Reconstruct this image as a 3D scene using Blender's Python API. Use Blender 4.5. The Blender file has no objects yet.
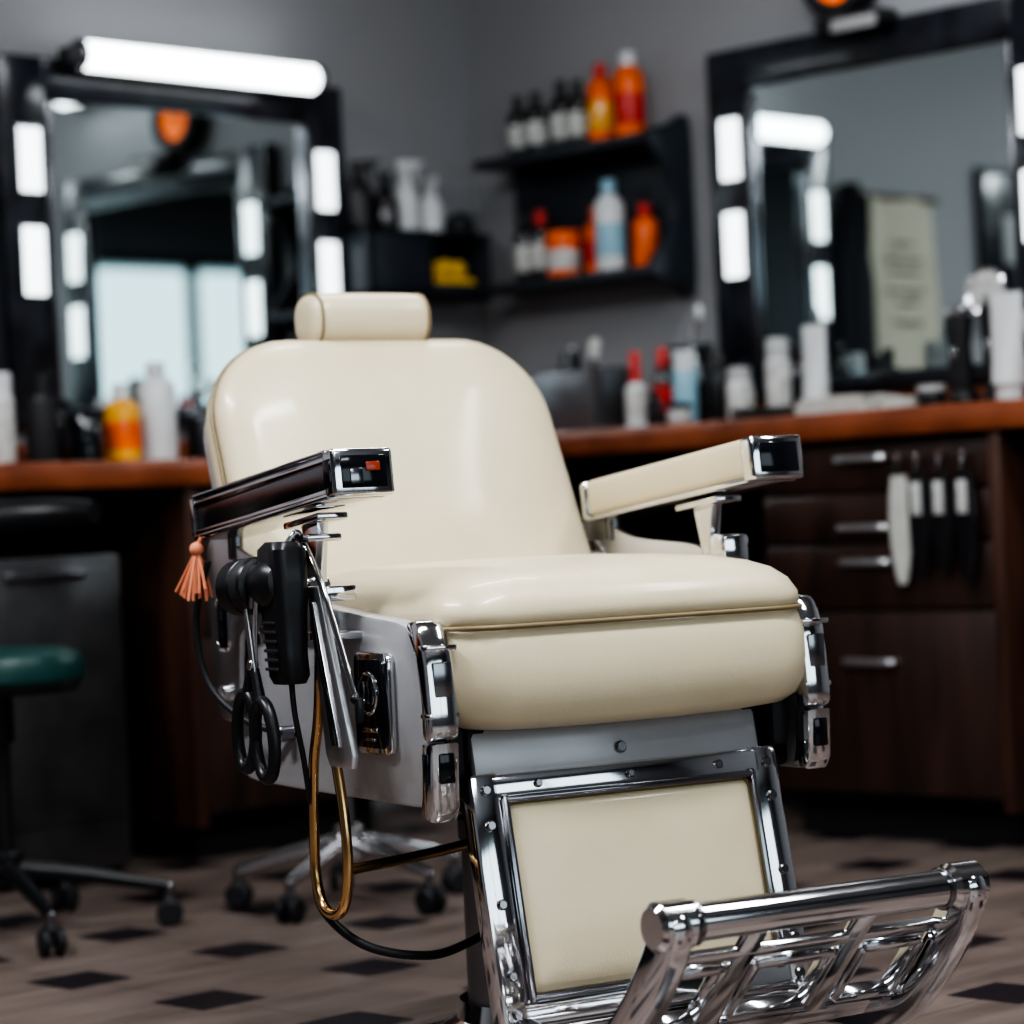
import bpy, bmesh, math, random
from mathutils import Vector, Matrix
random.seed(7)
S=bpy.context.scene
def V(*a): return Vector(a)
# ------------------------------------------------------------------ materials
def mat(name,col,rough=.5,metal=0,noise=None,bump=None,coat=0,emit=None,trans=0,rnoise=None,ior=1.45,spec=None):
    m=bpy.data.materials.new(name); m.use_nodes=True
    nt=m.node_tree; b=nt.nodes['Principled BSDF']
    def sv(k,v):
        if k in b.inputs: b.inputs[k].default_value=v
    sv('Base Color',(*col,1)); sv('Roughness',rough); sv('Metallic',metal); sv('Coat Weight',coat); sv('Coat Roughness',.12)
    sv('Transmission Weight',trans); sv('IOR',ior)
    if spec is not None: sv('Specular IOR Level',spec)
    if emit: sv('Emission Color',(*emit[0],1)); sv('Emission Strength',emit[1])
    if noise or bump or rnoise:
        tc=nt.nodes.new('ShaderNodeTexCoord')
    if noise:
        n=nt.nodes.new('ShaderNodeTexNoise'); n.inputs['Scale'].default_value=noise[0]; n.inputs['Detail'].default_value=5
        nt.links.new(tc.outputs['Object'],n.inputs['Vector'])
        r=nt.nodes.new('ShaderNodeValToRGB'); k=noise[1]
        r.color_ramp.elements[0].position=.3; r.color_ramp.elements[1].position=.7
        r.color_ramp.elements[0].color=(*[c*(1-k) for c in col],1); r.color_ramp.elements[1].color=(*[min(1,c*(1+k)) for c in col],1)
        nt.links.new(n.outputs['Fac'],r.inputs['Fac']); nt.links.new(r.outputs['Color'],b.inputs['Base Color'])
    if rnoise:
        n=nt.nodes.new('ShaderNodeTexNoise'); n.inputs['Scale'].default_value=rnoise[0]; n.inputs['Detail'].default_value=4
        nt.links.new(tc.outputs['Object'],n.inputs['Vector'])
        mr=nt.nodes.new('ShaderNodeMapRange'); mr.inputs['To Min'].default_value=rough; mr.inputs['To Max'].default_value=rough+rnoise[1]
        nt.links.new(n.outputs['Fac'],mr.inputs['Value']); nt.links.new(mr.outputs['Result'],b.inputs['Roughness'])
    if bump:
        n=nt.nodes.new('ShaderNodeTexNoise'); n.inputs['Scale'].default_value=bump[0]; n.inputs['Detail'].default_value=3
        nt.links.new(tc.outputs['Object'],n.inputs['Vector'])
        bp=nt.nodes.new('ShaderNodeBump'); bp.inputs['Strength'].default_value=bump[1]; bp.inputs['Distance'].default_value=.002
        nt.links.new(n.outputs['Fac'],bp.inputs['Height']); nt.links.new(bp.outputs['Normal'],b.inputs['Normal'])
    return m
def wood(name,c1,c2,rough,scale=(3,3,30),coat=0):
    m=bpy.data.materials.new(name); m.use_nodes=True; nt=m.node_tree; b=nt.nodes['Principled BSDF']
    tc=nt.nodes.new('ShaderNodeTexCoord'); mp=nt.nodes.new('ShaderNodeMapping'); mp.inputs['Scale'].default_value=scale
    n=nt.nodes.new('ShaderNodeTexNoise'); n.inputs['Scale'].default_value=1; n.inputs['Detail'].default_value=6; n.inputs['Distortion'].default_value=.6
    r=nt.nodes.new('ShaderNodeValToRGB'); r.color_ramp.elements[0].position=.3; r.color_ramp.elements[1].position=.72
    r.color_ramp.elements[0].color=(*c1,1); r.color_ramp.elements[1].color=(*c2,1)
    nt.links.new(tc.outputs['Object'],mp.inputs['Vector']); nt.links.new(mp.outputs['Vector'],n.inputs['Vector'])
    nt.links.new(n.outputs['Fac'],r.inputs['Fac']); nt.links.new(r.outputs['Color'],b.inputs['Base Color'])
    b.inputs['Roughness'].default_value=rough; b.inputs['Coat Weight'].default_value=coat
    return m
LEATHER=mat('cream_leather',(.60,.515,.36),.34,noise=(7,.05),bump=(420,.18),coat=.2,rnoise=(30,.1))
PIPE=mat('piping',(.20,.145,.075),.4)
CHROME=mat('chrome',(.70,.70,.72),.06,1,rnoise=(14,.06))
CHROMED=mat('chrome_dark',(.26,.26,.28),.14,1,rnoise=(20,.1))
SATIN=mat('satin_steel',(.66,.66,.68),.27,1,rnoise=(30,.08))
BRASS=mat('brass_tube',(.70,.45,.22),.2,1)
GREY=mat('grey_enamel',(.38,.38,.40),.28,.15,noise=(12,.06),coat=.3)
STEEL=mat('brushed_steel',(.26,.26,.28),.33,.9,noise=(8,.15))
BINM=mat('bin_steel',(.11,.11,.115),.35,.8,noise=(8,.3))
BLACK=mat('black_plastic',(.010,.010,.012),.35)
BLACKM=mat('black_matte',(.017,.017,.020),.6)
RUB=mat('black_rubber',(.015,.015,.018),.5)
INSET=mat('dark_glass_inset',(.006,.007,.010),.10)
CORAL=mat('coral_thread',(.75,.27,.15),.7)
WALL=mat('wall_paint',(.285,.287,.300),.75,noise=(1.2,.06),bump=(160,.15))
WALLD=mat('wall_dark_for_chrome',(.10,.10,.11),.75,noise=(1.2,.05))  # unseen walls darkened on purpose, to give the chrome reflections contrast
CEIL=mat('ceiling_paint',(.30,.30,.31),.9,noise=(2,.03))
WOODT=wood('counter_wood',(.14,.036,.015),(.34,.100,.045),.3,(5,5,5),.3)
WOODD=wood('cabinet_wood',(.016,.008,.006),(.055,.024,.017),.42,(14,14,2),.1)
WOODR=wood('post_wood',(.03,.012,.009),(.09,.038,.024),.4,(14,14,2),.1)
VOID=mat('recess_shade_black',(.008,.008,.010),.8)  # near-black colour stands in for the shade inside recesses and openings
FRAME=mat('mirror_frame_black',(.014,.016,.023),.28,noise=(14,.7),coat=.4)
MIRR=mat('mirror_glass',(.68,.76,.76),.015,1)
LIT=mat('lit_diffuser',(1,1,1),.5,emit=((.88,.97,1),2.6))
LITT=mat('lit_tube',(1,1,1),.5,emit=((.93,.98,1),6))
LITC=mat('lit_ceiling_panel',(1,1,1),.5,emit=((.95,.98,1),6))
SHELF=mat('slate_shelf',(.022,.028,.038),.4,noise=(10,.2))
WHITE=mat('white_plastic',(.60,.61,.62),.35)
LABEL=mat('paper_label',(.50,.50,.48),.6,noise=(60,.25))
ORANGE=mat('orange_plastic',(.80,.13,.015),.35,noise=(18,.25))
RED=mat('red_plastic',(.50,.025,.02),.35)
YEL=mat('yellow_liquid',(.75,.36,.03),.2,coat=.5,noise=(20,.15))
LEMON=mat('yellow_sponge',(.80,.48,.02),.6)
AMB=mat('dark_bottle',(.014,.012,.015),.15,coat=.4)
BLUE=mat('pale_blue_plastic',(.26,.45,.55),.35)
TEAL=mat('teal_leather',(.008,.045,.042),.38,bump=(200,.1))
CLOTH=mat('towel_cloth',(.50,.49,.46),.9,noise=(30,.1),bump=(300,.8))
CAPE=mat('cape_cloth',(.012,.014,.02),.8)
BANN=mat('banner_canvas',(.50,.47,.38),.85,noise=(8,.06))
INK=mat('banner_ink',(.12,.11,.10),.8)
GLOW=mat('orange_dial_glow',(.85,.16,.01),.4,emit=((1,.16,.01),.6))  # emission added so the clock dial glows, though it is no lamp
SKINN=mat('cap_grey',(.4,.4,.4),.6)
# ------------------------------------------------------------------ builder
def tmp(): return bmesh.new()
class B:
    def __init__(s): s.bm=bmesh.new(); s.m=[]
    def mi(s,m):
        if m not in s.m: s.m.append(m)
        return s.m.index(m)
    def merge(s,t,m,M=None):
        if m is not None:
            i=s.mi(m)
            for f in t.faces: f.material_index=i
        if M is not None: t.transform(M)
        bmesh.ops.recalc_face_normals(t,faces=t.faces)
        me=bpy.data.meshes.new('t'); t.to_mesh(me); t.free(); s.bm.from_mesh(me); bpy.data.meshes.remove(me)
    def box(s,c,d,m,bev=.003,R=None,seg=2):
        t=tmp(); bmesh.ops.create_cube(t,size=1); t.transform(Matrix.Diagonal((*d,1)))
        bev=min(bev,min(d)*.45)
        if bev>0: bmesh.ops.bevel(t,geom=t.edges[:],offset=bev,segments=seg,profile=.5,affect='EDGES')
        M=Matrix.Translation(c)
        if R is not None: M=M@R
        s.merge(t,m,M)
    def lathe(s,prof,m,M=None,seg=28,mats=None):
        t=tmp(); rows=[]
        if mats: mats=list(mats)+[None]*(len(prof)-1-len(mats))
        for r,z in prof:
            rows.append([t.verts.new((r*math.cos(2*math.pi*k/seg),r*math.sin(2*math.pi*k/seg),z)) for k in range(seg)])
        base=s.mi(m)
        for j in range(len(rows)-1):
            mm=s.mi(mats[j]) if mats and mats[j] else base
            for k in range(seg):
                f=t.faces.new((rows[j][k],rows[j][(k+1)%seg],rows[j+1][(k+1)%seg],rows[j+1][k])); f.material_index=mm
        f=t.faces.new(rows[0][::-1]); f.material_index=s.mi(mats[0]) if mats and mats[0] else base
        f=t.faces.new(rows[-1]); f.material_index=s.mi(mats[-1]) if mats and mats[-1] else base
        s.merge(t,None,M)
    def cyl(s,p,q,r,m,bev=.002,seg=28,r2=None):
        p=Vector(p);q=Vector(q); L=(q-p).length; r2=r if r2 is None else r2; bev=min(bev,L*.4)
        prof=[(max(r-bev,1e-4),0),(r,bev),(r2,L-bev),(max(r2-bev,1e-4),L)]
        M=Matrix.Translation(p)@(q-p).to_track_quat('Z','Y').to_matrix().to_4x4()
        s.lathe(prof,m,M,seg)
    def tube(s,pts,r,m,sub=8,seg=12,closed=False):
        P=[Vector(p) for p in pts]; n=len(P); out=[]; rad=[]
        rr_=r if isinstance(r,(list,tuple)) else [r]*n
        rng=n if closed else n-1
        for i in range(rng):
            p1=P[i];p2=P[(i+1)%n]
            p0=P[(i-1)%n] if (closed or i>0) else p1
            p3=P[(i+2)%n] if (closed or i+2<n) else p2
            for k in range(sub):
                u=k/sub
                out.append(.5*((2*p1)+(p2-p0)*u+(2*p0-5*p1+4*p2-p3)*u*u+(3*p1-p0-3*p2+p3)*u**3))
                rad.append(rr_[i]*(1-u)+rr_[(i+1)%n]*u)
        if not closed: out.append(P[-1]); rad.append(rr_[-1])
        t=tmp(); N=len(out); rows=[]; nrm=None
        for i in range(N):
            a=out[(i+1)%N] if (closed or i<N-1) else out[i]
            b=out[i-1] if (closed or i>0) else out[i]
            d=(a-b).normalized()
            if nrm is None: nrm=d.orthogonal().normalized()
            nrm=(nrm-d*nrm.dot(d)).normalized(); bi=d.cross(nrm)
            rows.append([t.verts.new(out[i]+rad[i]*(nrm*math.cos(2*math.pi*k/seg)+bi*math.sin(2*math.pi*k/seg))) for k in range(seg)])
        for j in range(N if closed else N-1):
            A=rows[j];C=rows[(j+1)%N]
            for k in range(seg): t.faces.new((A[k],A[(k+1)%seg],C[(k+1)%seg],C[k]))
        if not closed: t.faces.new(rows[0][::-1]); t.faces.new(rows[-1])
        s.merge(t,m)
    def rings(s,rows3,m,capa=True,capb=True):
        t=tmp(); R=[[t.verts.new(p) for p in row] for row in rows3]; n=len(R[0])
        for j in range(len(R)-1):
            for k in range(n): t.faces.new((R[j][k],R[j][(k+1)%n],R[j+1][(k+1)%n],R[j+1][k]))
        if capa: t.faces.new(R[0][::-1])
        if capb: t.faces.new(R[-1])
        s.merge(t,m)
    def prism(s,poly,th,m,F,bev=.003):
        t=tmp(); a=[t.verts.new(F(x,y,-th/2)) for x,y in poly]; b=[t.verts.new(F(x,y,th/2)) for x,y in poly]; n=len(poly)
        fa=t.faces.new(a[::-1]); fb=t.faces.new(b)
        for k in range(n): t.faces.new((a[k],a[(k+1)%n],b[(k+1)%n],b[k]))
        bmesh.ops.recalc_face_normals(t,faces=t.faces)
        if bev>0: bmesh.ops.bevel(t,geom=list(set(fa.edges[:]+fb.edges[:])),offset=bev,segments=2,profile=.5,affect='EDGES')
        s.merge(t,m)
    def ball(s,c,r,m,sc=(1,1,1)):
        t=tmp(); bmesh.ops.create_uvsphere(t,u_segments=24,v_segments=14,radius=r)
        s.merge(t,m,Matrix.Translation(c)@Matrix.Diagonal((*sc,1)))
    def done(s,name,M=None,parent=None,ang=38):
        me=bpy.data.meshes.new(name); s.bm.to_mesh(me); s.bm.free()
        for m in s.m: me.materials.append(m)
        for p in me.polygons: p.use_smooth=True
        try: me.set_sharp_from_angle(angle=math.radians(ang))
        except Exception: pass
        o=bpy.data.objects.new(name,me); S.collection.objects.link(o)
        if parent: o.parent=parent
        elif M is not None: o.matrix_world=M
        return o
def smooth_poly(pts,sub=6):
    n=len(pts); out=[]
    P=[Vector((*p,0)) for p in pts]
    for i in range(n):
        p0,p1,p2,p3=P[i-1],P[i],P[(i+1)%n],P[(i+2)%n]
        for k in range(sub):
            u=k/sub; q=.5*((2*p1)+(p2-p0)*u+(2*p0-5*p1+4*p2-p3)*u*u+(3*p1-p0-3*p2+p3)*u**3); out.append((q.x,q.y))
    return out
def rr(hw,hh,rad,n=9,bulge=0):
    out=[]
    for q,(sx,sy) in enumerate(((1,1),(-1,1),(-1,-1),(1,-1))):
        r=max(rad[q] if isinstance(rad,(tuple,list)) else rad,.0005); r=min(r,hw*.98,hh*.98)
        cx,cy=sx*(hw-r),sy*(hh-r)
        for k in range(n):
            a=math.pi/2*q+math.pi/2*k/(n-1); out.append((cx+r*math.cos(a),cy+r*math.sin(a)))
    res=[]; N=len(out)
    for i in range(N):
        res.append(out[i])
        if (i+1)%n==0:
            a=out[i]; b=out[(i+1)%N]
            for k in range(1,8): u=k/8; res.append((a[0]*(1-u)+b[0]*u,a[1]*(1-u)+b[1]*u))
    return res
# ------------------------------------------------------------------ frames
CORNER=V(-.062,7.345,0)
K=Matrix.Translation(CORNER)@Matrix.Rotation(math.radians(225),4,'Z')
T=Matrix.Translation
def ML(s_,d=0,z=0): return K@T((s_,d,z))
def MR(t_,d=0,z=0): return K@T((d,t_,z))@Matrix.Rotation(-math.pi/2,4,'Z')
RL=7.5; H=2.75
# ------------------------------------------------------------------ room
def slab(name,c,d,m):
    b=B(); b.box((0,0,0),d,m,0); return b.done(name,K@T(c))
slab('wall_left',(RL/2-.05,-.05,H/2),(RL+.1,.1,H),WALL)
slab('wall_right',(-.05,RL/2,H/2),(.1,RL,H),WALL)
slab('wall_back',(RL+.05,RL/2-.05,H/2),(.1,RL+.1,H),WALLD)
slab('ceiling',(RL/2,RL/2,H+.05),(RL+.2,RL+.2,.1),CEIL)
b=B(); y=RL+.05
b.box((.6,y,H/2),(1.2,.1,H),WALLD,0); b.box((6.9,y,H/2),(1.2,.1,H),WALLD,0)
b.box((3.75,y,.35),(5.1,.1,.7),WALLD,0); b.box((3.75,y,2.55),(5.1,.1,.4),WALLD,0)
b.done('wall_front',K)
b=B()
for x in (1.23,2.48,3.75,5.02,6.27): b.box((x,RL+.05,1.525),(.06,.07,1.64),BLACKM,.004)
for z in (.73,2.32): b.box((3.75,RL+.05,z),(5.08,.07,.06),BLACKM,.004)
b.done('added_window_1',K)  # invented window, added out of view for chrome reflections and front light
b=B(); b.box((0,0,0),(RL+.2,RL+.2,.1),VOID,0); fl=b.done('floor',K@T((RL/2,RL/2,-.05)))
m=bpy.data.materials.new('floor_tiles'); m.use_nodes=True; nt=m.node_tree; bs=nt.nodes['Principled BSDF']
tc=nt.nodes.new('ShaderNodeTexCoord'); sx=nt.nodes.new('ShaderNodeSeparateXYZ'); nt.links.new(tc.outputs['Object'],sx.inputs[0])
def mth(op,a,bb=None,c=None):
    n=nt.nodes.new('ShaderNodeMath'); n.operation=op
    for i,v in enumerate((a,bb,c)):
        if v is None: continue
        if isinstance(v,(int,float)): n.inputs[i].default_value=v
        else: nt.links.new(v,n.inputs[i])
    return n.outputs[0]
P_=.345
fx=mth('ABSOLUTE',mth('SUBTRACT',mth('FRACT',mth('ADD',mth('DIVIDE',sx.outputs[0],P_),.15)),.5))
fy=mth('ABSOLUTE',mth('SUBTRACT',mth('FRACT',mth('DIVIDE',sx.outputs[1],P_)),.5))
sq=mth('LESS_THAN',mth('MAXIMUM',fx,fy),.19)
grout=mth('MAXIMUM',mth('LESS_THAN',fx,.006),mth('LESS_THAN',fy,.006))
nz=nt.nodes.new('ShaderNodeTexNoise'); mp=nt.nodes.new('ShaderNodeMapping'); mp.inputs['Scale'].default_value=(3,16,1); nt.links.new(tc.outputs['Object'],mp.inputs['Vector']); nt.links.new(mp.outputs[0],nz.inputs['Vector']); nz.inputs['Scale'].default_value=1; nz.inputs['Detail'].default_value=6
cr=nt.nodes.new('ShaderNodeValToRGB'); cr.color_ramp.elements[0].position=.3; cr.color_ramp.elements[1].position=.7
cr.color_ramp.elements[0].color=(.115,.085,.074,1); cr.color_ramp.elements[1].color=(.22,.17,.148,1); nt.links.new(nz.outputs['Fac'],cr.inputs['Fac'])
def mix(f,a,c2):
    n=nt.nodes.new('ShaderNodeMix'); n.data_type='RGBA'; nt.links.new(f,n.inputs[0]); nt.links.new(a,n.inputs[6]); n.inputs[7].default_value=(*c2,1); return n.outputs[2]
c=mix(grout,cr.outputs['Color'],(.07,.05,.045)); c=mix(sq,c,(.014,.010,.014)); nt.links.new(c,bs.inputs['Base Color']); bs.inputs['Roughness'].default_value=.38
fl.data.materials.clear(); fl.data.materials.append(m)
# ------------------------------------------------------------------ mirrors
def mirror(w,z0,z1):
    b=B(); fw=.125; h=z1-z0; zc=(z0+z1)/2
    b.box((0,.012,zc),(w,.024,h),FRAME,.004)
    b.box((w/2-fw/2,.03,zc),(fw,.04,h),FRAME,.006); b.box((-w/2+fw/2,.03,zc),(fw,.04,h),FRAME,.006)
    b.box((0,.03,z1-.05),(w-2*fw+.01,.04,.10),FRAME,.006); b.box((0,.03,z0+.02),(w-2*fw+.01,.04,.04),FRAME,.006)
    b.box((0,.030,(z0+.04+z1-.10)/2),(w-2*fw,.008,h-.14),MIRR,.0)
    for sx_ in (-1,1):
        for za,zb in ((1.54,1.69),(1.30,1.46)):
            b.box((sx_*(w/2-fw/2-.01),.053,(za+zb)/2),(.062,.012,zb-za),LIT,.004)
            b.box((sx_*(w/2-fw/2-.01),.0505,(za+zb)/2),(.074,.010,zb-za+.012),CHROMED,.002)
        b.box((sx_*(w/2-fw-.004),.045,zc-.03),(.010,.02,h-.16),CHROMED,.003)
    return b
mirror(1.05,1.0,1.86).done('wall_mirror',ML(1.04,.002))
bb=mirror(1.02,1.0,1.86)
bb.box((.02,.075,1.86),(.20,.07,.035),BLACKM,.008); bb.box((-.0,.112,1.85),(.13,.012,.03),SKINN,.005)
bb.done('wall_mirror',MR(1.395,.002))
def tubelight(name,M,L,back=.05):
    b=B(); b.box((0,.03,0),(L*.96,.05,.06),BLACKM,.006); b.cyl((-L/2+.02,.092,0),(L/2-.02,.092,0),.034,LITT,.006)
    for s_ in(-1,1): b.cyl((s_*(L/2-.02),.092,0),(s_*L/2,.092,0),.038,CHROMED,.006); b.box((s_*(L/2-.02),.05,0),(.02,.08,.05),BLACKM,.004)
    b.done(name,M)
tubelight('vanity_light',ML(1.045,.055,1.852),.745)
tubelight('vanity_light',MR(1.53,0,2.12),.62)
b=B(); b.lathe([(.100,0),(.105,.01),(.105,.05),(.098,.065),(.072,.066),(.066,.052),(.034,.052),(.030,.056),(.001,.056)],BLACKM,Matrix.Rotation(-math.pi/2,4,'X'),40,[None,None,None,None,None,GLOW,GLOW,GLOW])
b.box((0,.060,.02),(.005,.004,.045),BLACKM,.001); b.box((.014,.060,-.0),(.034,.004,.005),BLACKM,.001); b.cyl((0,.05,0),(0,.064,0),.007,BLACKM)
b.done('wall_clock',MR(1.30,.0,1.985))
# ------------------------------------------------------------------ counters
def counter(name,M,L,ztop,units,sgn=1):
    b=B()
    X=lambda x:sgn*x
    b.box((X(L/2),.265,ztop-.03),(L,.53,.06),WOODT,.008)
    b.box((X(L/2),.012,ztop+.03),(L,.02,.06),WOODT,.004)
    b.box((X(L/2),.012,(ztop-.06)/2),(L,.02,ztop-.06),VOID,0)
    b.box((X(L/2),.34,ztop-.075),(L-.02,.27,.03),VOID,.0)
    for u in units:
        a,c,kind=u; w=c-a; xc=X((a+c)/2)
        if kind=='drawers':
            b.box((xc,.245,(.10+ztop-.06)/2),(w,.45,ztop-.06-.10),WOODD,.003)
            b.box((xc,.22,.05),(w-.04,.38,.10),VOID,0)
            zt=ztop-.068
            for z0,z1 in ((.108,.500),(.507,.645),(.652,.755),(.762,zt)): b.box((xc,.475,(z0+z1)/2),(w-.012,.022,z1-z0),WOODD,.004)
            for hz in ((zt-.035),.683,.608,.393):
                hx_=xc-sgn*.02
                b.tube([(hx_-.06,.484,hz),(hx_-.055,.507,hz),(hx_+.055,.507,hz),(hx_+.06,.484,hz)],.008,SATIN,6,8)
        elif kind=='post': b.box((xc,.26,(ztop-.06)/2+.04),(w,.50,ztop-.06-.08),WOODR,.004)
    b.done(name,M)
counter('vanity_counter',ML(.54,.001),4.2,.90,[(.28,.86,'drawers'),(.87,.90,'post'),(2.2,2.8,'drawers')],1)
counter('vanity_counter',MR(.002,.001),4.2,.935,[(.52,.55,'post'),(1.36,1.985,'drawers'),(1.99,2.02,'post'),(2.8,3.4,'drawers')],-1)
b=B(); b.box((0,0,.36),(.42,.12,.68),BINM,.01); b.box((0,.062,.40),(.36,.006,.54),BINM,.003); b.box((0,.07,.66),(.2,.02,.02),CHROMED,.005)
b.box((-.17,0,.012),(.04,.1,.024),BLACK,.003); b.box((.17,0,.012),(.04,.1,.024),BLACK,.003)
b.done('steel_waste_bin',ML(1.81,.42))
# ------------------------------------------------------------------ bottles
def bottle(name,M,h,r,body,cap,label=None,style='std',capf=.22):
    b=B()
    if style=='std':
        zc=h*(1-capf)
        pr=[(r*.9,0),(r,r*.12),(r,h*.15),(r*1.01,h*.16),(r*1.01,h*.52),(r,h*.53),(r,zc*.86),(r*.75,zc*.95),(r*.42,zc*1.0),(r*.5,zc*1.001),(r*.5,h*.985),(r*.42,h)]
        mm=[None,None,None,label,None,None,None,None,cap,cap,cap]
        b.lathe(pr,body,None,24,mm)
    elif style=='jar':
        b.lathe([(r*.92,0),(r,.006),(r,h*.15),(r*1.01,h*.16),(r*1.01,h*.6),(r,h*.61),(r,h*.7),(r*1.05,h*.701),(r*1.05,h*.97),(r*.95,h)],body,None,28,[None,None,None,label,None,None,cap,cap,cap])
    elif style=='can':
        b.lathe([(r*.95,0),(r,.004),(r,h*.7),(r*.92,h*.74),(r*.9,h*.741),(r*.9,h*.98),(r*.8,h)],body,None,26,[None,label,None,cap,cap,cap])
    elif style=='tube':
        rows=[]
        for i in range(9):
            f=i/8; z=h*.16+f*h*.84; a=r*(1+.12*f); c_=r*(1-f)+.002
            rows.append([(a*math.cos(2*math.pi*k/24),c_*math.sin(2*math.pi*k/24),z) for k in range(24)])
        b.rings(rows,body); b.lathe([(r*.75,0),(r*.8,.004),(r*.8,h*.16),(r*.7,h*.165)],cap)
    elif style=='spray':
        b.lathe([(r*.9,0),(r,r*.12),(r,h*.42),(r*.85,h*.52),(r*.4,h*.66),(r*.36,h*.68),(r*.44,h*.681),(r*.44,h*.76)],body,None,24,[None,label,None,None,None,cap,cap])
        b.box((0,r*.25,h*.84),(r*.7,r*1.7,h*.13),cap,.006); b.box((0,r*1.25,h*.88),(r*.35,r*.6,h*.05),cap,.003)
        b.tube([(0,r*.7,h*.78),(0,r*1.0,h*.70),(0,r*.95,h*.62)],r*.12,cap,5,8)
    return b.done(name,M)
ZT=1.665+.0128
bottle('tonic_bottle',MR(.252,.075,ZT),.165,.029,AMB,BLACK,LABEL)
bottle('tonic_bottle',MR(.327,.085,ZT),.165,.029,AMB,BLACK,LABEL)
bottle('tonic_bottle',MR(.405,.07,ZT),.185,.030,AMB,BLACK,LABEL)
bottle('tonic_bottle',MR(.477,.085,ZT),.175,.027,AMB,BLACK,LABEL)
bottle('shampoo_bottle',MR(.556,.08,ZT),.205,.036,ORANGE,RED,YEL,'std',.18)
bottle('shampoo_bottle',MR(.652,.08,ZT),.22,.040,ORANGE,WHITE,RED,'std',.16)
ZB=1.335+.0128
bottle('tonic_bottle',MR(.262,.08,ZB),.19,.029,AMB,BLACK,LABEL)
bottle('tonic_bottle',MR(.330,.09,ZB),.185,.031,AMB,RED,LABEL)
bottle('pomade_jar',MR(.418,.10,ZB),.12,.044,ORANGE,ORANGE,LABEL,'jar')
bottle('shampoo_bottle',MR(.502,.055,ZB),.175,.038,ORANGE,ORANGE,RED,'std',.2)
bottle('lotion_bottle',MR(.585,.10,ZB),.235,.038,WHITE,BLUE,BLUE,'std',.16)
bottle('shampoo_bottle',MR(.655,.045,ZB),.17,.034,ORANGE,RED,None,'std',.2)
b=B()
def X(t): return -t
b.box((X(.465),.082,1.665),(.61,.16,.025),SHELF,.004); b.box((X(.465),.082,1.335),(.61,.16,.025),SHELF,.004)
b.box((X(.465),.008,1.50),(.60,.012,.31),SHELF,.001)
poly=smooth_poly([(0.003,1.30),(.08,1.305),(.155,1.315),(.16,1.35),(.115,1.40),(.075,1.46),(.07,1.53),(.10,1.60),(.155,1.65),(.16,1.68),(.08,1.70),(.003,1.70)],4)
b.prism(poly,.028,SHELF,lambda x,y,w:V(X(.772)+w,x,y),.003)
b.done('wall_shelf',MR(0))
b=B()
x0,x1=.10,.53; zb,zt=1.315,1.49; xm=.315
b.box(((x0+x1)/2,.076,zb+.008),(x1-x0,.15,.016),SHELF,.002); b.box(((x0+x1)/2,.008,(zb+zt)/2),(x1-x0,.012,zt-zb),SHELF,.002)
for x in (x0+.006,xm,x1-.006): b.box((x,.076,(zb+zt)/2),(.012,.15,zt-zb),SHELF,.002)
b.box(((xm+x1)/2,.145,(zb+zt)/2),(x1-xm,.012,zt-zb),SHELF,.002); b.box(((x0+xm)/2,.145,zb+.02),(xm-x0,.012,.04),SHELF,.002)
b.box(((x0+x1)/2,.076,zt-.006),(x1-x0,.15,.012),SHELF,.002)
b.done('wall_organizer',ML(0))
b=B()
for i,(x,y,z,r) in enumerate([(.145,.10,1.355,.025),(.192,.11,1.355,.025),(.24,.105,1.356,.026),(.282,.09,1.354,.022),(.17,.09,1.398,.026),(.22,.095,1.40,.026),(.265,.09,1.396,.024)]):
    b.ball((x,y,z),r,LEMON,(1.1,1,.95))
b.done('yellow_sponges',ML(0))
bottle('spray_bottle',ML(.485,.07,1.491)@Matrix.Rotation(.6,4,'Z'),.20,.038,BLACK,BLACK,None,'spray')
bottle('spray_bottle',ML(.405,.08,1.491)@Matrix.Rotation(-.9,4,'Z'),.17,.034,AMB,BLACK,None,'spray')
bottle('spray_bottle',ML(.325,.07,1.491)@Matrix.Rotation(1.3,4,'Z'),.21,.036,WHITE,WHITE,None,'spray')
bottle('spray_bottle',ML(.245,.08,1.491)@Matrix.Rotation(-.4,4,'Z'),.16,.034,WHITE,WHITE,None,'spray')
b=B(); b.lathe([(.035,0),(.042,.01),(.040,.03),(.028,.05),(.010,.058),(.001,.06)],BLACKM,None,24); b.box((0,.04,.02),(.016,.02,.012),BLACKM,.003); b.done('powder_bowl',ML(.160,.10,1.491))
ZR=.9355
bottle('lotion_bottle',MR(.885,.36,ZR),.185,.026,WHITE,RED,LABEL,'std',.4)
bottle('tonic_bottle',MR(.955,.34,ZR),.19,.026,AMB,RED,RED,'std',.25)
bottle('lotion_bottle',MR(1.042,.36,ZR),.175,.029,BLUE,WHITE,BLUE,'can')
bottle('tonic_bottle',MR(1.133,.34,ZR),.165,.024,BLACK,BLACK,None,'std')
bottle('pomade_jar',MR(1.208,.36,ZR),.125,.03,WHITE,SKINN,LABEL,'can')
bottle('spray_can',MR(1.308,.34,ZR),.185,.029,WHITE,SKINN,LABEL,'can')
bottle('cream_tube',MR(1.385,.30,ZR),.21,.031,WHITE,WHITE,None,'tube')
bottle('tonic_bottle',MR(1.255,.22,ZR),.17,.028,AMB,BLACK,None)
bottle('lotion_bottle',MR(1.085,.20,ZR),.15,.027,AMB,BLACK,LABEL)
bottle('tonic_bottle',MR(1.005,.43,ZR),.085,.020,AMB,BLACK,None)
bottle('pomade_jar',MR(1.09,.44,ZR),.05,.028,SKINN,BLACK,None,'jar')
bottle('tonic_bottle',MR(1.17,.13,ZR),.19,.026,BLACK,BLACK,BLUE)
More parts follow.
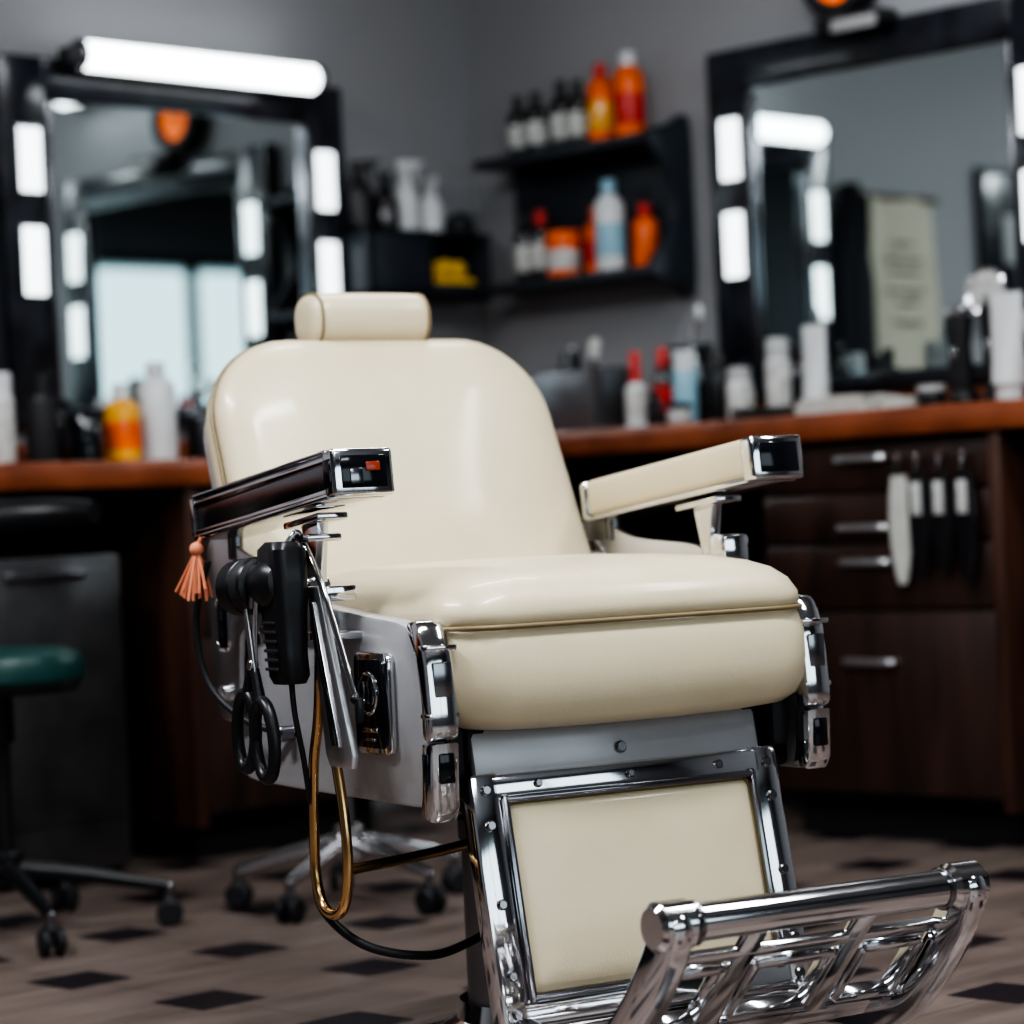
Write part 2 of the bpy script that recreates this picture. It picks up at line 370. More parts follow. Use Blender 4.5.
bottle('spray_can',MR(.60,.20,ZR),.17,.028,BLUE,WHITE,None,'can')
bottle('cream_tube',MR(1.965,.38,ZR),.23,.036,WHITE,WHITE,BLUE,'tube')
bottle('spray_can',MR(2.06,.30,ZR),.20,.03,BLACK,BLACK,None,'can')
bottle('tonic_bottle',MR(1.90,.20,ZR),.20,.028,AMB,SKINN,LABEL)
bottle('pomade_jar',MR(1.80,.43,ZR),.045,.030,BLACK,SKINN,None,'jar')
b=B(); b.box((0,0,.012),(.15,.022,.024),BLACK,.006); b.box((.07,0,.014),(.03,.034,.028),CHROMED,.005)
for k in range(14): b.box((-.062+.008*k,.016,.010),(.0028,.016,.004),BLACK,.0008)
b.done('hair_comb',MR(1.36,.45,ZR)@Matrix.Rotation(.15,4,'Z'))
b=B()
b.prism([(-.09,0),(.09,0),(.10,.15),(-.10,.15)],.16,STEEL,lambda x,y,w:V(x,w,y),.006)
b.box((0,0,.152),(.17,.13,.006),VOID,.001)
b.tube([(-.05,.02,.13),(-.06,.03,.18)],.006,BLACK); b.box((-.07,.036,.20),(.03,.012,.05),LABEL,.004,Matrix.Rotation(-.2,4,'Y'))
b.tube([(.02,0,.13),(.03,.0,.18)],.006,CHROME); b.ball((.035,0,.19),.018,WHITE,(1,.7,1.3)); b.tube([(.06,.03,.13),(.04,.03,.20)],.005,CHROMED)
b.box((.0,.03,.17),(.03,.012,.07),BLACK,.003,Matrix.Rotation(.15,4,'Y'))
b.done('tool_caddy',MR(.70,.34,ZR))
b=B(); b.box((0,0,.105),(.17,.02,.2),BLACKM,.004,Matrix.Rotation(.15,4,'X')); b.box((0,.012,.11),(.15,.006,.17),INSET,.002,Matrix.Rotation(.15,4,'X')); b.box((0,-.02,.006),(.12,.08,.012),BLACKM,.002); b.done('picture_frame',MR(.86,.16,ZR+.0))
b=B(); b.cyl((0,0,0),(0,0,.10),.026,BLACK,.004); b.cyl((0,0,.10),(0,0,.15),.022,CHROME,.004); b.tube([(0,0,.15),(.005,0,.20),(-.02,0,.26)],[.010,.007,.005],CHROME); b.ball((-.024,0,.27),.010,WHITE,(1,1,2)); b.done('shaving_brush_stand',MR(.985,.26,ZR))
def towel(name,M,w,d,h):
    b=B()
    for i in range(3):
        rows=[]
        for j in range(9):
            f=j/8; yy=-d/2+d*f; wob=.004*math.sin(6*f+i*2)
            rows.append([(x+wob,yy,z+h/6+i*h/3*.95+.002*math.sin(9*f+x*30)) for x,z in rr((w/2-.004*i),h/6,h/6*.95,5)])
        b.rings(rows,CLOTH)
    b.done(name,M)
towel('folded_towel',MR(1.54,.38,ZR+.002),.20,.14,.035)
towel('folded_towel',MR(1.71,.38,ZR+.002),.10,.10,.022)
def shaver(name,M,h=.22):
    b=B(); b.lathe([(.032,0),(.034,.006),(.032,.02),(.026,.03)],BLACK)
    rows=[]
    for z,w,d_ in ((.02,.022,.018),(.06,.026,.02),(.12,.024,.019),(.17,.028,.022),(.19,.030,.022)):
        rows.append([(x,y+.012*math.sin(z*12),z*h/.22) for x,y in rr(w,d_,.014,5)])
    b.rings(rows,BLACKM); b.box((0,.012*math.sin(2.3),.20*h/.22),(.05,.03,.025),CHROME,.006); b.box((0,.032,.11*h/.22),(.014,.01,.03),CHROME,.003)
    b.done(name,M)
shaver('electric_shaver',MR(1.825,.345,ZR),.22); shaver('electric_shaver',MR(1.898,.32,ZR),.24)
b=B(); b.lathe([(.045,0),(.045,.01),(.012,.018),(.010,.2),(.014,.21)],CHROMED); b.lathe([(.001,-.012),(.04,-.008),(.048,0),(.04,.008),(.001,.012)],LABEL,T((0,0,.25))@Matrix.Rotation(math.pi/2,4,'X')); b.tube([(.05*math.cos(a/10*math.pi),0,.25+.05*math.sin(a/10*math.pi)) for a in range(20)],.005,CHROME,2,8,True)
b.done('shaving_mirror',MR(1.80,.21,ZR))
ZL=.9005
bottle('tonic_bottle',ML(1.70,.35,ZL),.20,.036,BLACK,BLACK,BLACKM,'can')
bottle('oil_bottle',ML(1.49,.36,ZL),.175,.040,YEL,WHITE,ORANGE,'std',.2)
bottle('lotion_bottle',ML(1.385,.35,ZL),.225,.044,WHITE,WHITE,None,'std',.14)
bottle('lotion_bottle',ML(1.80,.33,ZL),.20,.036,WHITE,WHITE,LABEL,'can')
bottle('tonic_bottle',ML(1.56,.20,ZL),.16,.03,AMB,BLACK,None)
bottle('tonic_bottle',ML(1.30,.20,ZL),.17,.028,AMB,BLACK,None)
b=B(); b.lathe([(.03,0),(.034,.004),(.036,.09),(.034,.095),(.031,.09),(.029,.01),(.001,.008)],BLACK); b.tube([(.034,0,.075),(.058,0,.065),(.058,0,.035),(.034,0,.02)],.005,BLACK); b.done('coffee_mug',ML(1.265,.37,ZL)@Matrix.Rotation(2.2,4,'Z'))
b=B(); b.lathe([(.034,0),(.038,.004),(.042,.10),(.040,.103),(.037,.09),(.034,.01),(.001,.008)],INSET); b.done('disinfectant_glass',ML(1.60,.37,ZL))
b=B(); b.lathe([(.028,0),(.03,.004),(.03,.11),(.012,.13),(.012,.15),(.02,.151),(.02,.165)],CHROMED); b.box((0,.015,.16),(.008,.04,.008),CHROME,.002); b.done('soap_dispenser',ML(1.21,.28,ZL))
for i,(t_,L,mt) in enumerate(((1.765,.27,CLOTH),(1.815,.25,BLACK),(1.872,.25,BLACK),(1.932,.27,AMB))):
    b=B(); b.cyl((0,.0,0),(0,.03,0),.006,CHROME,.001)
    b.tube([(0,.02,0),(.004,.026,-.03),(0,.024,-.05)],.004,CHROMED,5,8)
    rows=[]
    for f in range(10):
        u=f/9; w=.013+.015*math.sin(math.pi*min(1,u*.9+.12))
        rows.append([(x,y+.024,-.04-u*(L-.04)) for x,y in rr(w if u<.97 else w*.7,.008,.007,4)])
    b.rings(rows,mt)
    if mt!=CLOTH: b.box((0,.034,-.09),(.024,.006,.07),LABEL,.002)
    b.done('hanging_brush',MR(t_,.4885,.83))
b=B(); b.cyl((-.2,.03,1.70),(.2,.03,1.70),.01,WOODR); rows=[]
for s_ in(-1,1): b.cyl((s_*.18,.002,1.70),(s_*.18,.03,1.70),.006,CHROME)
for j in range(14):
    z=1.70-.62*j/13; rows.append([(x,.03+.008*math.sin(x*28+j*.4)+y,z) for x,y in rr(.17,.002,.0019,3)])
b.rings(rows,BANN)
for k,(z,w) in enumerate(((1.55,.10),(1.50,.18),(1.46,.14),(1.40,.2),(1.36,.12),(1.30,.16))): b.box((0,.042,z),(w,.004,.008),INK,.0005)
b.done('hanging_banner',ML(1.95))
b=B(); b.cyl((0,0.002,1.72),(0,.05,1.72),.008,CHROME); rows=[]
for j in range(14):
    f=j/13; z=1.73-.65*f; w=.02+.07*min(1,f*2.2)
    rows.append([(w*math.cos(2*math.pi*k/32)*(1+.12*math.sin(k*1.57+f)),.045+.028*math.sin(2*math.pi*k/32)*(1+.25*math.sin(k*1.57)),z) for k in range(32)])
b.rings(rows,CAPE); b.done('barber_cape',ML(1.67))
def poster(M,w,h):
    b=B(); b.box((0,.014,0),(w,.024,h),BLACKM,.004); b.box((0,.028,0),(w-.05,.004,h-.05),FRAME,.001); b.box((0,.031,.04),(w*.4,.003,h*.3),SKINN,.001); b.done('framed_poster',M)
poster(ML(2.6,0,1.55),.4,.55); poster(ML(3.6,0,1.55),.4,.55); poster(K@T((7.5,3.2,1.6))@Matrix.Rotation(math.pi/2,4,'Z'),.9,.7)
poster(MR(3.4,0,1.55),.5,.7)
# ------------------------------------------------------------------ ceiling lights
def ceil(a,b_,along='x',L=1.2,w=.16,P=55):
    bb=B(); d=(L,w,.05) if along=='x' else (w,L,.05)
    bb.box((0,0,-.028),d,BLACKM,.005); bb.box((0,0,-.058),(d[0]-.03,d[1]-.03,.012),LITC,.003)
    bb.done('ceiling_light',K@T((a,b_,H)))
    ld=bpy.data.lights.new('ceiling_lamp','AREA'); ld.shape='RECTANGLE'; ld.size=d[0]; ld.size_y=d[1]; ld.energy=P; ld.color=(.95,.98,1)
    o=bpy.data.objects.new('ceiling_lamp',ld); S.collection.objects.link(o); o.matrix_world=K@T((a,b_,H-.08))
ceil(1.5,1.7,'x',1.2,.16,14); ceil(3.0,3.5,'x',1.2,.2,62); ceil(4.1,1.7,'y',1.2,.2,72); ceil(1.3,4.0,'y',1.2,.16,24); ceil(5.6,4.6,'x',1.4,.2,20); ceil(3.6,6.0,'x',1.4,.2,16)
# ------------------------------------------------------------------ stools
def stool(name,M,seatm,framem,r_base=.3,seat_z=.50,back=True,rs=.17):
    b=B()
    for k in range(5):
        a=2*math.pi*k/5+.35; c_,s_=math.cos(a),math.sin(a)
        b.tube([(0.02*c_,.02*s_,.125),(r_base*.5*c_,r_base*.5*s_,.105),(r_base*c_,r_base*s_,.075)],[.02,.016,.011],framem,6,10)
        x,y=r_base*c_,r_base*s_
        b.cyl((x,y,.05),(x,y,.08),.009,CHROMED)
        for q in (-1,1): b.cyl((x-s_*q*.006,y+c_*q*.006,.0255),(x-s_*q*.022,y+c_*q*.022,.0255),.025,RUB,.004)
        b.box((x,y,.045),(.03,.03,.02),RUB,.006)
    b.cyl((0,0,.09),(0,0,.16),.032,framem,.006); b.cyl((0,0,.15),(0,0,seat_z-.05),.016,CHROMED if framem!=BLACK else BLACK,.002)
    b.cyl((0,0,seat_z-.14),(0,0,seat_z-.045),.026,framem,.004)
    b.lathe([(.06,seat_z-.05),(rs*.9,seat_z-.045),(rs*.95,seat_z-.03),(rs,seat_z-.02),(rs,seat_z+.01),(rs*.95,seat_z+.025),(rs*.8,seat_z+.035),(rs*.4,seat_z+.04),(.001,seat_z+.04)],seatm,None,40,[BLACK,BLACK])
    if back:
        pts=[]
        for k in range(9):
            a=-1.15+2.3*k/8; pts.append((.24*math.sin(a),-.20*math.cos(a)-.0,.785))
        b.tube(pts,[.022,.03,.033,.034,.034,.034,.033,.03,.022],BLACK,6,14)
        b.tube([(0,-.05,seat_z-.05),(0,-.17,seat_z-.05),(0,-.215,seat_z+.03),(0,-.21,.775)],.012,BLACK,8,10)
    b.done(name,M)
stool('salon_stool',T((-.975,5.05,0))@Matrix.Rotation(math.radians(203),4,'Z'),TEAL,BLACK,.30,.50,True,.162)
stool('salon_stool',T((-.345,5.25,0))@Matrix.Rotation(.12,4,'Z'),TEAL,CHROME,.225,.50,False,.15)
# ------------------------------------------------------------------ BARBER CHAIR
chair=bpy.data.objects.new('barber_chair',None); S.collection.objects.link(chair)
CM=T((.017,3.75,0))@Matrix.Rotation(math.radians(30),4,'Z'); chair.matrix_world=CM
def P(u,v,z): return V(u,-v,z)
b=B()
b.lathe([(.215,0),(.225,.006),(.225,.018),(.20,.032),(.15,.042),(.125,.055),(.12,.08)],CHROME,None,56)
b.lathe([(.108,.05),(.108,.30),(.112,.302),(.112,.33),(.10,.34)],STEEL,None,48)
b.lathe([(.075,.32),(.075,.40)],CHROMED,None,40)
b.box(P(0,.0,.375),(.40,.40,.03),BLACKM,.006)
b.box(P(0,.13,.34),(.14,.08,.05),CHROMED,.006)
b.tube([P(.10,-.05,.15),P(.22,-.16,.16),P(.30,-.26,.24)],.011,CHROME); b.ball(P(.31,-.27,.25),.02,BLACK)
b.done('pedestal',parent=chair)
b=B()
b.box(P(0,-.02,.47),(.565,.46,.17),BLACKM,.01)
poly=smooth_poly([(-.350,.665),(-.342,.56),(-.330,.46),(-.315,.41),(-.28,.388),(-.18,.384),(-.05,.383),(.12,.383),(.235,.383),(.256,.392),(.262,.44),(.256,.50),(.24,.57),(.215,.612),(.10,.625),(-.05,.64),(-.2,.665),(-.31,.685)],4)
for s_ in(-1,1):
    b.prism(poly,.028,GREY,lambda x,y,w,s_=s_:P(s_*.294+w,x,y),.006)
    uo=-.293 if s_<0 else .282
    outer=smooth_poly([(.225,.612),(.252,.617),(.275,.58),(.284,.52),(.284,.475),(.258,.472),(.256,.52),(.244,.575)],5)
    b.prism(outer,.040,CHROME,lambda x,y,w:P(uo+w,x,y),.006)
    for z_ in (.500,.585): b.box(P(uo,.272,z_),(.043,.026,.007),CHROME,.002)
    b.prism([(.254,.466),(.284,.466),(.280,.385),(.270,.367),(.242,.372),(.248,.40)] if s_<0 else [(.254,.466),(.284,.466),(.280,.400),(.270,.385),(.242,.390),(.248,.41)],.040,CHROME,lambda x,y,w:P(uo+w,x,y),.006)
    b.box(P(uo,.283,.435),(.022,.006,.038),INSET,.003); b.box(P(uo+s_*.0205,.266,.435),(.003,.014,.036),INSET,.001)
    b.box(P(uo,.281,.545),(.026,.006,.045),CHROMED,.002)
b.done('body',parent=chair)
b=B()
b.prism(rr(.050,.066,.014,5),.010,CHROME,lambda x,y,w:P(-.3135+w,.135+x,.512+y),.003)
b.prism(rr(.041,.057,.010,5),.004,INSET,lambda x,y,w:P(-.3200+w,.135+x,.512+y),.001)
b.tube([P(-.323,.135+.024*math.cos(a*.524),.525+.026*math.sin(a*.524)) for a in range(12)],.0028,CHROME,3,8,True)
for k in range(3):
    b.tube([P(-.323,.122+.012*k,.512),P(-.324,.127+.012*k,.525),P(-.323,.122+.012*k,.54)],.0022,CHROME,4,6)
b.box(P(-.323,.135,.478),(.003,.044,.006),CHROME,.001); b.box(P(-.323,.135,.466),(.003,.03,.004),CHROME,.001)
b.done('emblem_plate',parent=chair)
b=B(); cz=.012
def seatring(i,z,push=0):
    out=[]
    for x,y in rr(.280-i,.288-i,.075-min(i*.2,.03)+max(0,i*.25),9):
        w_=min(1,max(0,-y/.2)) if y<0 else 0
        sag=-.006*w_*(1-(x/.284)**2)*max(0,min(1,(.55-z)/.06))
        out.append(P(x*(1+.012*math.cos(y/.288*1.5)),cz-y+ (push if y<0 else 0)*math.cos(x/.288*1.2)*w_,z+sag))
    return out
rows=[seatring(i,z,p) for i,z,p in ((.05,.476,0),(.020,.482,.004),(.008,.493,.010),(.001,.512,.014),(-.002,.54,.014),(-.002,.575,.010),(.003,.600,.006),(.0055,.606,.004),(.001,.614,.008),(.003,.628,.010),(.012,.646,.010),(.028,.661,.007),(.05,.671,.004),(.085,.679,0),(.13,.684,0),(.18,.686,0),(.23,.687,0))]
b.rings(rows,LEATHER)
b.tube([q for q in seatring(-.000,.6065,.0075)],.0032,PIPE,2,8,True)
b.done('seat_cushion',parent=chair,ang=70)
b=B(); o0=V(0,.285,.585); ang=math.radians(23.5)
hv=V(0,math.sin(ang),math.cos(ang)); nv=V(0,-math.cos(ang),math.sin(ang))
def bring(i,n,crown=0):
    out=[]
    for x,y in rr(.286-i,.262-i,(.135-min(.6*i,.09)+i*.0,)*2+(.06,.06),11):
        hh=y+.205
        wd=1+.025*(-(y)/.265)
        out.append(o0+V(x*wd,0,0)+hv*hh+nv*(n))
    return out
rows=[bring(i,n) for i,n in ((.05,-.052),(.02,-.048),(.006,-.035),(0,-.015),(-.001,.006),(.003,.012),(0,.018),(.003,.032),(.013,.046),(.03,.057),(.055,.066),(.09,.073),(.13,.078),(.175,.081),(.215,.082))]
b.rings(rows,LEATHER)
b.tube(bring(-.001,.011),.0034,PIPE,2,8,True)
b.done('backrest',parent=chair,ang=70)
b=B(); rows=[bring(i,n) for i,n in ((.06,-.075),(.03,-.072),(.012,-.06),(.010,-.040),(.03,-.04))]
b.rings(rows,GREY)
for s_ in(-1,1):
    b.prism(smooth_poly([(-.36,.60),(-.36,.68),(-.34,.70),(-.30,.70),(-.28,.68),(-.24,.62),(-.22,.58),(-.30,.56)],4),.010,CHROME,lambda x,y,w,s_=s_:P(s_*.304+w,x,y),.003)
b.done('back_shell',parent=chair)
b=B(); rows=[]
hc=P(-.0,-.465,1.054)
for f,sc in ((-.102,.30),(-.101,.62),(-.097,.84),(-.09,.96),(-.075,1),(-.05,1.01),(0,1.015),(.05,1.01),(.075,1),(.09,.96),(.097,.84),(.101,.62),(.102,.30)):
    rows.append([hc+V(f,sc*.048*math.copysign(abs(math.cos(a))**.8,math.cos(a)),sc*.042*math.copysign(abs(math.sin(a))**.8,math.sin(a))) for a in [2*math.pi*k/32 for k in range(32)]])
b.rings(rows,LEATHER)
for s_ in(-1,1):
    b.tube([hc+V(s_*.090,.0465*math.copysign(abs(math.cos(a))**.8,math.cos(a)),.0405*math.copysign(abs(math.sin(a))**.8,math.sin(a))) for a in [2*math.pi*k/32 for k in range(32)]],.0024,PIPE,2,8,True)
    b.tube([hc+V(s_*.05,.03,-.01),hc+V(s_*.05,.05,-.05),hc+V(s_*.05,.02,-.14)],.007,CHROME)
b.done('headrest',parent=chair,ang=70)
TA=-math.radians(6.2)
INSET_RED=mat('inset_red_patch',(.25,.04,.02),.2)  # plain red for a small patch on the left armrest inset
for s_ in(-1,1):
    b=B(); A=T(P(-.333 if s_<0 else .314,-.055,.784))@Matrix.Rotation(TA,4,'X')
    def ab(c,d,m,bev=.003,seg=2):
        b.box(A@V(*c),d,m,bev,Matrix.Rotation(TA,4,'X'),seg)
    ab((-s_*.004,.012,.005),(.074,.425,.056),LEATHER,.010,3)
    ab((s_*.036,.012,.0),(.008,.43,.058),CHROMED,.002)
    ab((s_*.0395,.012,.020),(.006,.43,.010),CHROME,.002); ab((s_*.0395,.012,-.022),(.006,.43,.012),CHROME,.002)
    ab((s_*.002,.012,-.026),(.084,.435,.008),CHROME,.003)
    if s_<0: ab((-.003,.012,.031),(.082,.43,.006),CHROME,.003)
    ab((0,-.212,.002),(.088,.030,.062),CHROME,.006,3)
    ab((0,-.2275,.002),(.064,.004,.042),INSET,.0015); ab((s_*.0445,-.212,.002),(.003,.018,.036),INSET,.001)
    ab((s_*.0,.232,.002),(.086,.018,.060),CHROME,.006,3)
    if s_<0: ab((.012,-.2300,.008),(.02,.003,.012),INSET_RED,.001); ab((-.012,-.2300,-.004),(.018,.003,.020),CHROMED,.001)
    u=-.322 if s_<0 else .308
    b.prism([(-.014,.60),(.022,.60),(.012,.68),(.026,.758),(-.030,.752),(-.010,.68)],.018,CHROME,lambda x,y,w,u=u:P(u+w,x,y),.003)
    b.box(P(u,.0,.750),(.045,.11,.010),CHROME,.003,Matrix.Rotation(TA,4,'X'))
    b.cyl(P(u-s_*.014,.0,.66),P(u+s_*.022,.0,.66),.016,CHROME,.003); b.cyl(P(u+s_*.018,.0,.66),P(u+s_*.026,.0,.66),.008,CHROMED,.001)
    if s_>0: b.box(P(u-s_*.005,.055,.68),(.045,.045,.05),CHROME,.008)
    b.prism(smooth_poly([(-.355,.71),(-.350,.58),(-.335,.49),(-.30,.47),(-.262,.49),(-.255,.56),(-.235,.60),(-.12,.605),(-.03,.60),(.0,.62),(.0,.66),(-.03,.69),(-.20,.705),(-.30,.735)],4),.010,SATIN,lambda x,y,w,u=u:P(u+w,x,y),.003)
    b.prism(rr(.018,.036,.012,5),.004,INSET,lambda x,y,w,u=u:P(u+s_*.006+w,-.302+x,.610+y),.001)
    b.tube([P(u+s_*.006,-.302+x,.610+y) for x,y in rr(.020,.038,.012,4)],.0035,CHROME,1,6,True)
    b.cyl(P(u,-.30,.51),P(u+s_*.016,-.30,.51),.012,CHROME); b.cyl(P(u,-.225,.68),P(u+s_*.018,-.225,.68),.013,CHROME); b.cyl(P(u,-.15,.655),P(u+s_*.014,-.15,.655),.014,CHROME)
    b.cyl(P(u,-.26,.76),P(u,-.26,.70),.011,CHROMED)
    b.done('armrest_left' if s_<0 else 'armrest_right',parent=chair)
# leg rest
b=B(); O=V(0,-.215,.478); la=math.atan2(.075,.37); D=V(0,-math.sin(la),-math.cos(la)); Nn=V(0,-math.cos(la),math.sin(la))
O.x=-.006
RL_=Matrix.Rotation(-la,4,'X')
def lb(u,h,n,du,dh,dn,m,bev=.003,seg=2):
    c=O+V(u,0,0)+D*h+Nn*n; b.box(c,(du,dn,dh),m,bev,RL_,seg)
lb(0,.035,0,.44,.085,.016,GREY,.004)
b.cyl(O+D*.045+Nn*.007,O+D*.045+Nn*.014,.008,CHROMED,.002)
lb(0,.22,-.012,.44,.30,.014,CHROMED,.004)
lb(-.216,.225,.004,.042,.325,.036,CHROME,.006); lb(.216,.225,.004,.042,.325,.036,CHROME,.006)
lb(0,.083,.004,.42,.036,.036,CHROME,.006); lb(0,.368,.004,.42,.038,.036,CHROME,.006)
lb(-.191,.225,.016,.010,.266,.022,CHROMED,.004); lb(.191,.225,.016,.010,.266,.022,CHROMED,.004)
lb(0,.099,.016,.388,.010,.022,CHROMED,.004); lb(0,.350,.016,.388,.010,.022,CHROMED,.004)
rows=[]
for i,n in ((.0,0),(0,.012),(.004,.019),(.012,.024),(.03,.027),(.07,.029)):
    rows.append([O+V(x,0,0)+D*(.225+y)+Nn*n for x,y in rr(.187-i,.122-i,.010,4)])
b.rings(rows,LEATHER)
b.tube([O+V(x,0,0)+D*(.225+y)+Nn*.016 for x,y in rr(.187,.122,.010,4)],.003,PIPE,1,6,True)
for su in(-1,1):
    for h in (.085,.13,.23,.32,.368):
        b.cyl(O+V(su*.217,0,0)+D*h+Nn*.02,O+V(su*.217,0,0)+D*h+Nn*.027,.007,CHROMED,.002)
for u in (-.14,0,.14): b.cyl(O+V(u,0,0)+D*.082+Nn*.02,O+V(u,0,0)+D*.082+Nn*.027,.006,CHROMED,.002)
for su in(-1,1):
    b.box(O+V(su*.21,.05,-.02),(.03,.12,.06),BLACKM,.006); b.box(O+V(su*.252,.03,-.02),(.03,.12,.08),BLACKM,.01)
b.box(O+V(0,.06,-.02),(.42,.05,.03),CHROMED,.005)
b.done('leg_rest',parent=chair)
# foot rest
b=B()
def FR(u,f): return P(u,.645-.150*f,.262-.160*f)
by,bz=.652,.270
b.cyl(P(-.215,by,bz),P(.215,by,bz),.0225,CHROME,.003,36)
for s_ in(-1,1):
    b.cyl(P(s_*.178,by,bz),P(s_*.184,by,bz),.0265,CHROMED,.002,36)
    b.cyl(P(s_*.186,by,bz),P(s_*.238,by,bz),.0295,CHROME,.006,36)
    pl=smooth_poly([(.677,.285),(.682,.255),(.655,.205),(.605,.148),(.550,.098),(.48,.070),(.36,.066),(.28,.075),(.265,.10),(.29,.118),(.40,.104),(.47,.112),(.525,.142),(.580,.198),(.618,.250),(.638,.290)],4)
    b.prism(pl,.028,CHROME,lambda x,y,w,s_=s_:P(s_*.214+w,x,y),.006)
    b.cyl(P(s_*.20,.285,.095),P(s_*.245,.285,.095),.016,CHROMED,.003)
def bar(u0,f0,u1,f1,w,th=.014,m=CHROME):
    a=FR(u0,f0);c_=FR(u1,f1); d=(c_-a); L=d.length; nrm=V(0,-.728,-.685)
    X_=d.normalized(); nrm=(nrm-X_*nrm.dot(X_)).normalized(); Y_=nrm.cross(X_).normalized()
    R=Matrix((X_,Y_,nrm)).transposed().to_4x4()
    b.box((a+c_)/2,(L,w,th),m,.004,R)
bar(-.21,.26,.21,.26,.016); bar(-.21,.93,.21,.93,.030)
for u in(-.08,.08): bar(u,.05,u,.95,.030)
for a_,c_ in ((-.19,-.103),(-.057,.057),(.103,.19)):
    bar(a_,.36,c_,.36,.012,.022); bar(a_,.80,c_,.80,.012,.022); bar(a_,.36,a_,.80,.012,.022); bar(c_,.36,c_,.80,.012,.022)
b.cyl(P(-.21,.40,.085),P(.21,.40,.085),.011,CHROMED); b.cyl(P(-.22,.285,.095),P(.22,.285,.095),.012,CHROME)
b.box(P(0,.34,.088),(.10,.13,.02),BLACKM,.005)
b.done('foot_rest',parent=chair)
b=B()
b.tube([P(-.357,v-.028,z) for v,z in ((.100,.60),(.085,.50),(.063,.43),(.055,.34),(.055,.285),(.072,.248),(.105,.238),(.135,.252),(.150,.295),(.148,.36),(.132,.43),(.112,.50),(.107,.56))],.0072,BRASS,8,12)
b.tube([P(-.357,.122,.300),P(-.24,.10,.305),P(-.08,.06,.315)],.0072,BRASS,8,12)
b.cyl(P(-.11,.06,.315),P(-.085,.06,.315),.014,CHROMED)
b.box(P(-.335,.075,.60),(.06,.04,.012),CHROME,.003)
b.done('hose_loop',parent=chair)
b=B()
b.tube([P(-.357,.027,.29),P(-.355,.04,.24),P(-.32,.09,.195),P(-.24,.11,.175),P(-.16,.08,.18),P(-.10,.04,.19)],.006,RUB,10,10)
b.tube([P(-.37,-.25,.70),P(-.378,-.282,.62),P(-.37,-.268,.53),P(-.345,-.19,.475),P(-.306,-.12,.46)],.005,RUB,10,10)
b.cyl(P(-.33,-.13,.46),P(-.305,-.13,.46),.011,CHROMED)
b.done('power_cord',parent=chair)
b=B()
b.prism([(.056,.665),(.090,.665),(.170,.45),(.165,.433),(.102,.433),(.092,.45)],.010,SATIN,lambda x,y,w:P(-.362+w,x,y),.003)
b.prism([(.070,.645),(.080,.645),(.140,.46),(.118,.46)],.004,CHROME,lambda x,y,w:P(-.3685+w,x,y),.001)
b.tube([P(-.362,.03,.735),P(-.362,.095,.665),P(-.362,.175,.525)],.0045,CHROME,6,10)
b.box(P(-.345,.045,.728),(.05,.06,.010),CHROME,.003); b.box(P(-.335,.075,.655),(.05,.03,.02),CHROME,.003)
b.ball(P(-.362,.176,.522),.007,BLACK)
b.box(P(-.36,.182,.508),(.010,.012,.032),BLACK,.003)
b.done('tool_holder',parent=chair)
b=B()
rot=(P(-.42,-.10,.662)-P(-.39,.10,.675)).to_track_quat('Z','Y').to_matrix().to_4x4()
b.lathe([(.018,0),(.028,.004),(.034,.018),(.034,.040),(.030,.050),(.029,.060),(.0355,.063),(.038,.068),(.038,.086),(.033,.091),(.037,.094),(.038,.100),(.037,.118),(.031,.121),(.028,.116),(.001,.110)],BLACK,T(P(-.395,.062,.673))@rot,36,[None]*7+[BLACKM,CHROMED]+[None]*4+[CHROMED])
rows=[]
for z,w,d_,dv in ((.725,.020,.022,.042),(.715,.026,.032,.040),(.67,.026,.034,.040),(.63,.024,.032,.041),(.58,.022,.028,.044),(.55,.022,.028,.048),(.54,.018,.024,.048)):
    rows.append([P(-.392+y,dv+x,z) for x,y in rr(d_,w,.016,5)])
b.rings(rows,BLACK)
for k in range(6): b.box(P(-.416,.042+.001*k,.62-.012*k),(.004,.036,.004),BLACKM,.001)
b.tube([P(-.36,.04,.70),P(-.37,.045,.735),P(-.385,.042,.72)],.005,CHROMED)
b.box(P(-.368,.045,.69),(.03,.03,.03),BLACK,.006)
b.tube([P(-.39,.048,.545),P(-.388,.05,.50),P(-.375,.043,.44),P(-.362,.03,.38)],.004,RUB,8,8)
b.done('hair_dryer',CM)
b=B()
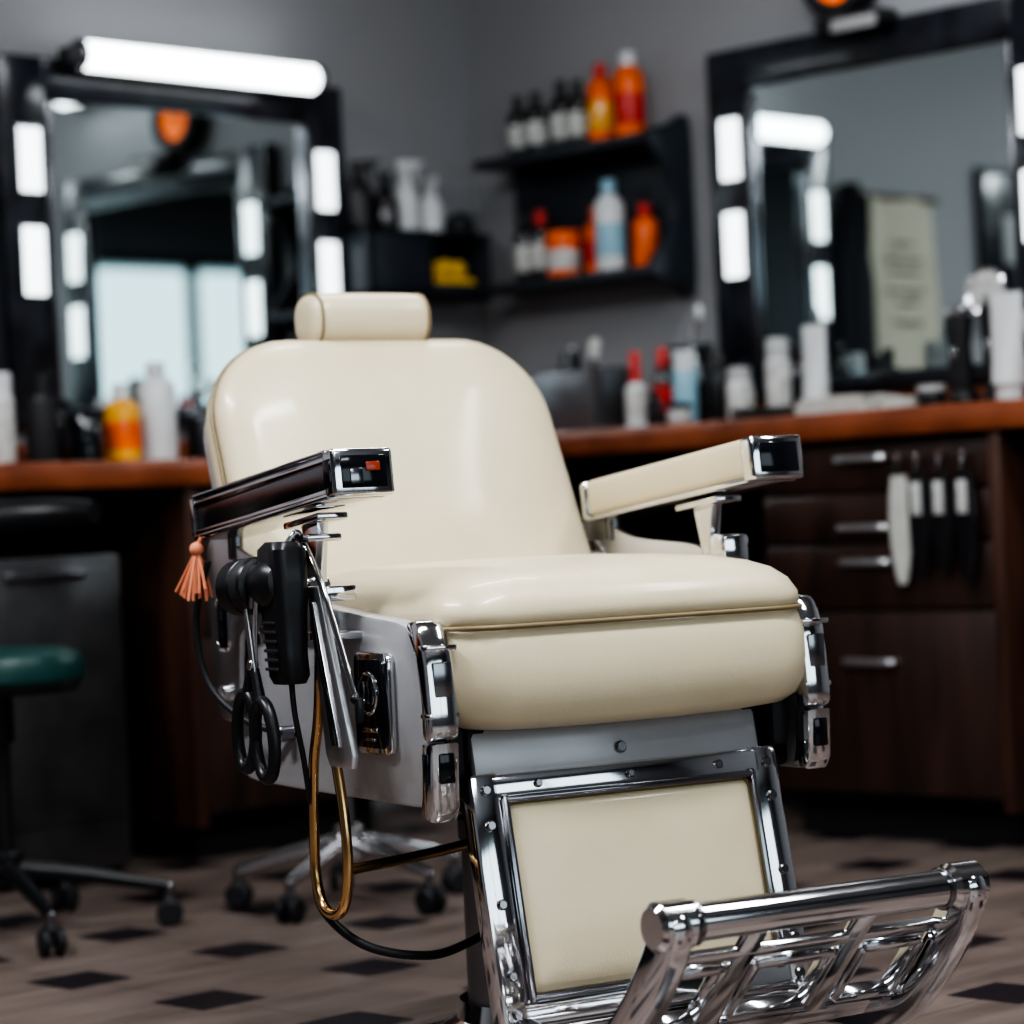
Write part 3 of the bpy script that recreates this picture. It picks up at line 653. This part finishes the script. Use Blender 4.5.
for c_,sg in(((-.022,.478),1),((.034,.468),-1)):
    b.tube([P(-.425,c_[0]+.029*math.cos(a*.5236)+.004*sg*math.sin(a*.5236),c_[1]+.050*math.sin(a*.5236)) for a in range(12)],.0085,BLACK,4,10,True)
    b.tube([P(-.425,c_[0]+sg*.010,c_[1]+.048),P(-.425,.006-sg*.006,.56)],[.009,.006],BLACK,5,10)
    b.prism([(.000-sg*.004,.55),(.016-sg*.004,.55),(.012+sg*.014,.650),(.004+sg*.014,.655)],.003,SATIN,lambda x,y,w,sg=sg:P(-.425+sg*.002+w,x,y),.0008)
b.cyl(P(-.431,.006,.565),P(-.419,.006,.565),.007,CHROME,.001)
b.tube([P(-.425,.010,.640),P(-.425,.014,.655),P(-.418,.02,.66)],.004,CHROMED)
b.done('scissors',CM)
b=B(); b.ball(P(-.38,-.265,.718),.010,CORAL); b.tube([P(-.37,-.255,.745),P(-.38,-.265,.72)],.003,CORAL)
for k in range(26):
    a=random.uniform(0,6.28); r_=random.uniform(.004,.024)
    b.tube([P(-.38,-.265,.718),P(-.38+r_*.5*math.cos(a),-.268+r_*.9*math.sin(a),.69),P(-.382+r_*math.cos(a),-.272+r_*1.8*math.sin(a),.650+random.uniform(-.006,.012))],.0022,CORAL,4,6)
b.done('tassel',CM)
# ------------------------------------------------------------------ light + world
w=bpy.data.worlds.new('world'); S.world=w; w.use_nodes=True
bg=w.node_tree.nodes['Background']; bg.inputs[0].default_value=(.62,.86,.95,1); bg.inputs[1].default_value=.8
ld=bpy.data.lights.new('added_window_fill','AREA'); ld.shape='RECTANGLE'; ld.size=5; ld.size_y=1.5; ld.energy=40; ld.color=(.85,.95,1)  # area light added outside the invented window to light the room
o=bpy.data.objects.new('added_window_fill',ld); S.collection.objects.link(o); o.matrix_world=K@T((3.75,RL+.2,1.53))@Matrix.Rotation(-math.pi/2,4,'X')
# camera
cd=bpy.data.cameras.new('camera'); cam=bpy.data.objects.new('camera',cd); S.collection.objects.link(cam)
cd.sensor_width=36; cd.lens=2700/1024*36; cd.clip_start=.05
cam.matrix_world=T((0,0,.75))@Matrix.Rotation(math.pi/2,4,'X')@Matrix.Rotation(-.045,4,'Z')
cd.dof.use_dof=True; cd.dof.focus_distance=3.48; cd.dof.aperture_fstop=2.7
S.camera=cam
# put the whole place in the room's own axes (corner at origin, walls along x and y)
Wm=K.inverted()
for o in list(S.objects):
    if o.parent is None: o.matrix_world=Wm@o.matrix_world
S.view_settings.view_transform='AgX'
try: S.view_settings.look='AgX - High Contrast'
except Exception: pass
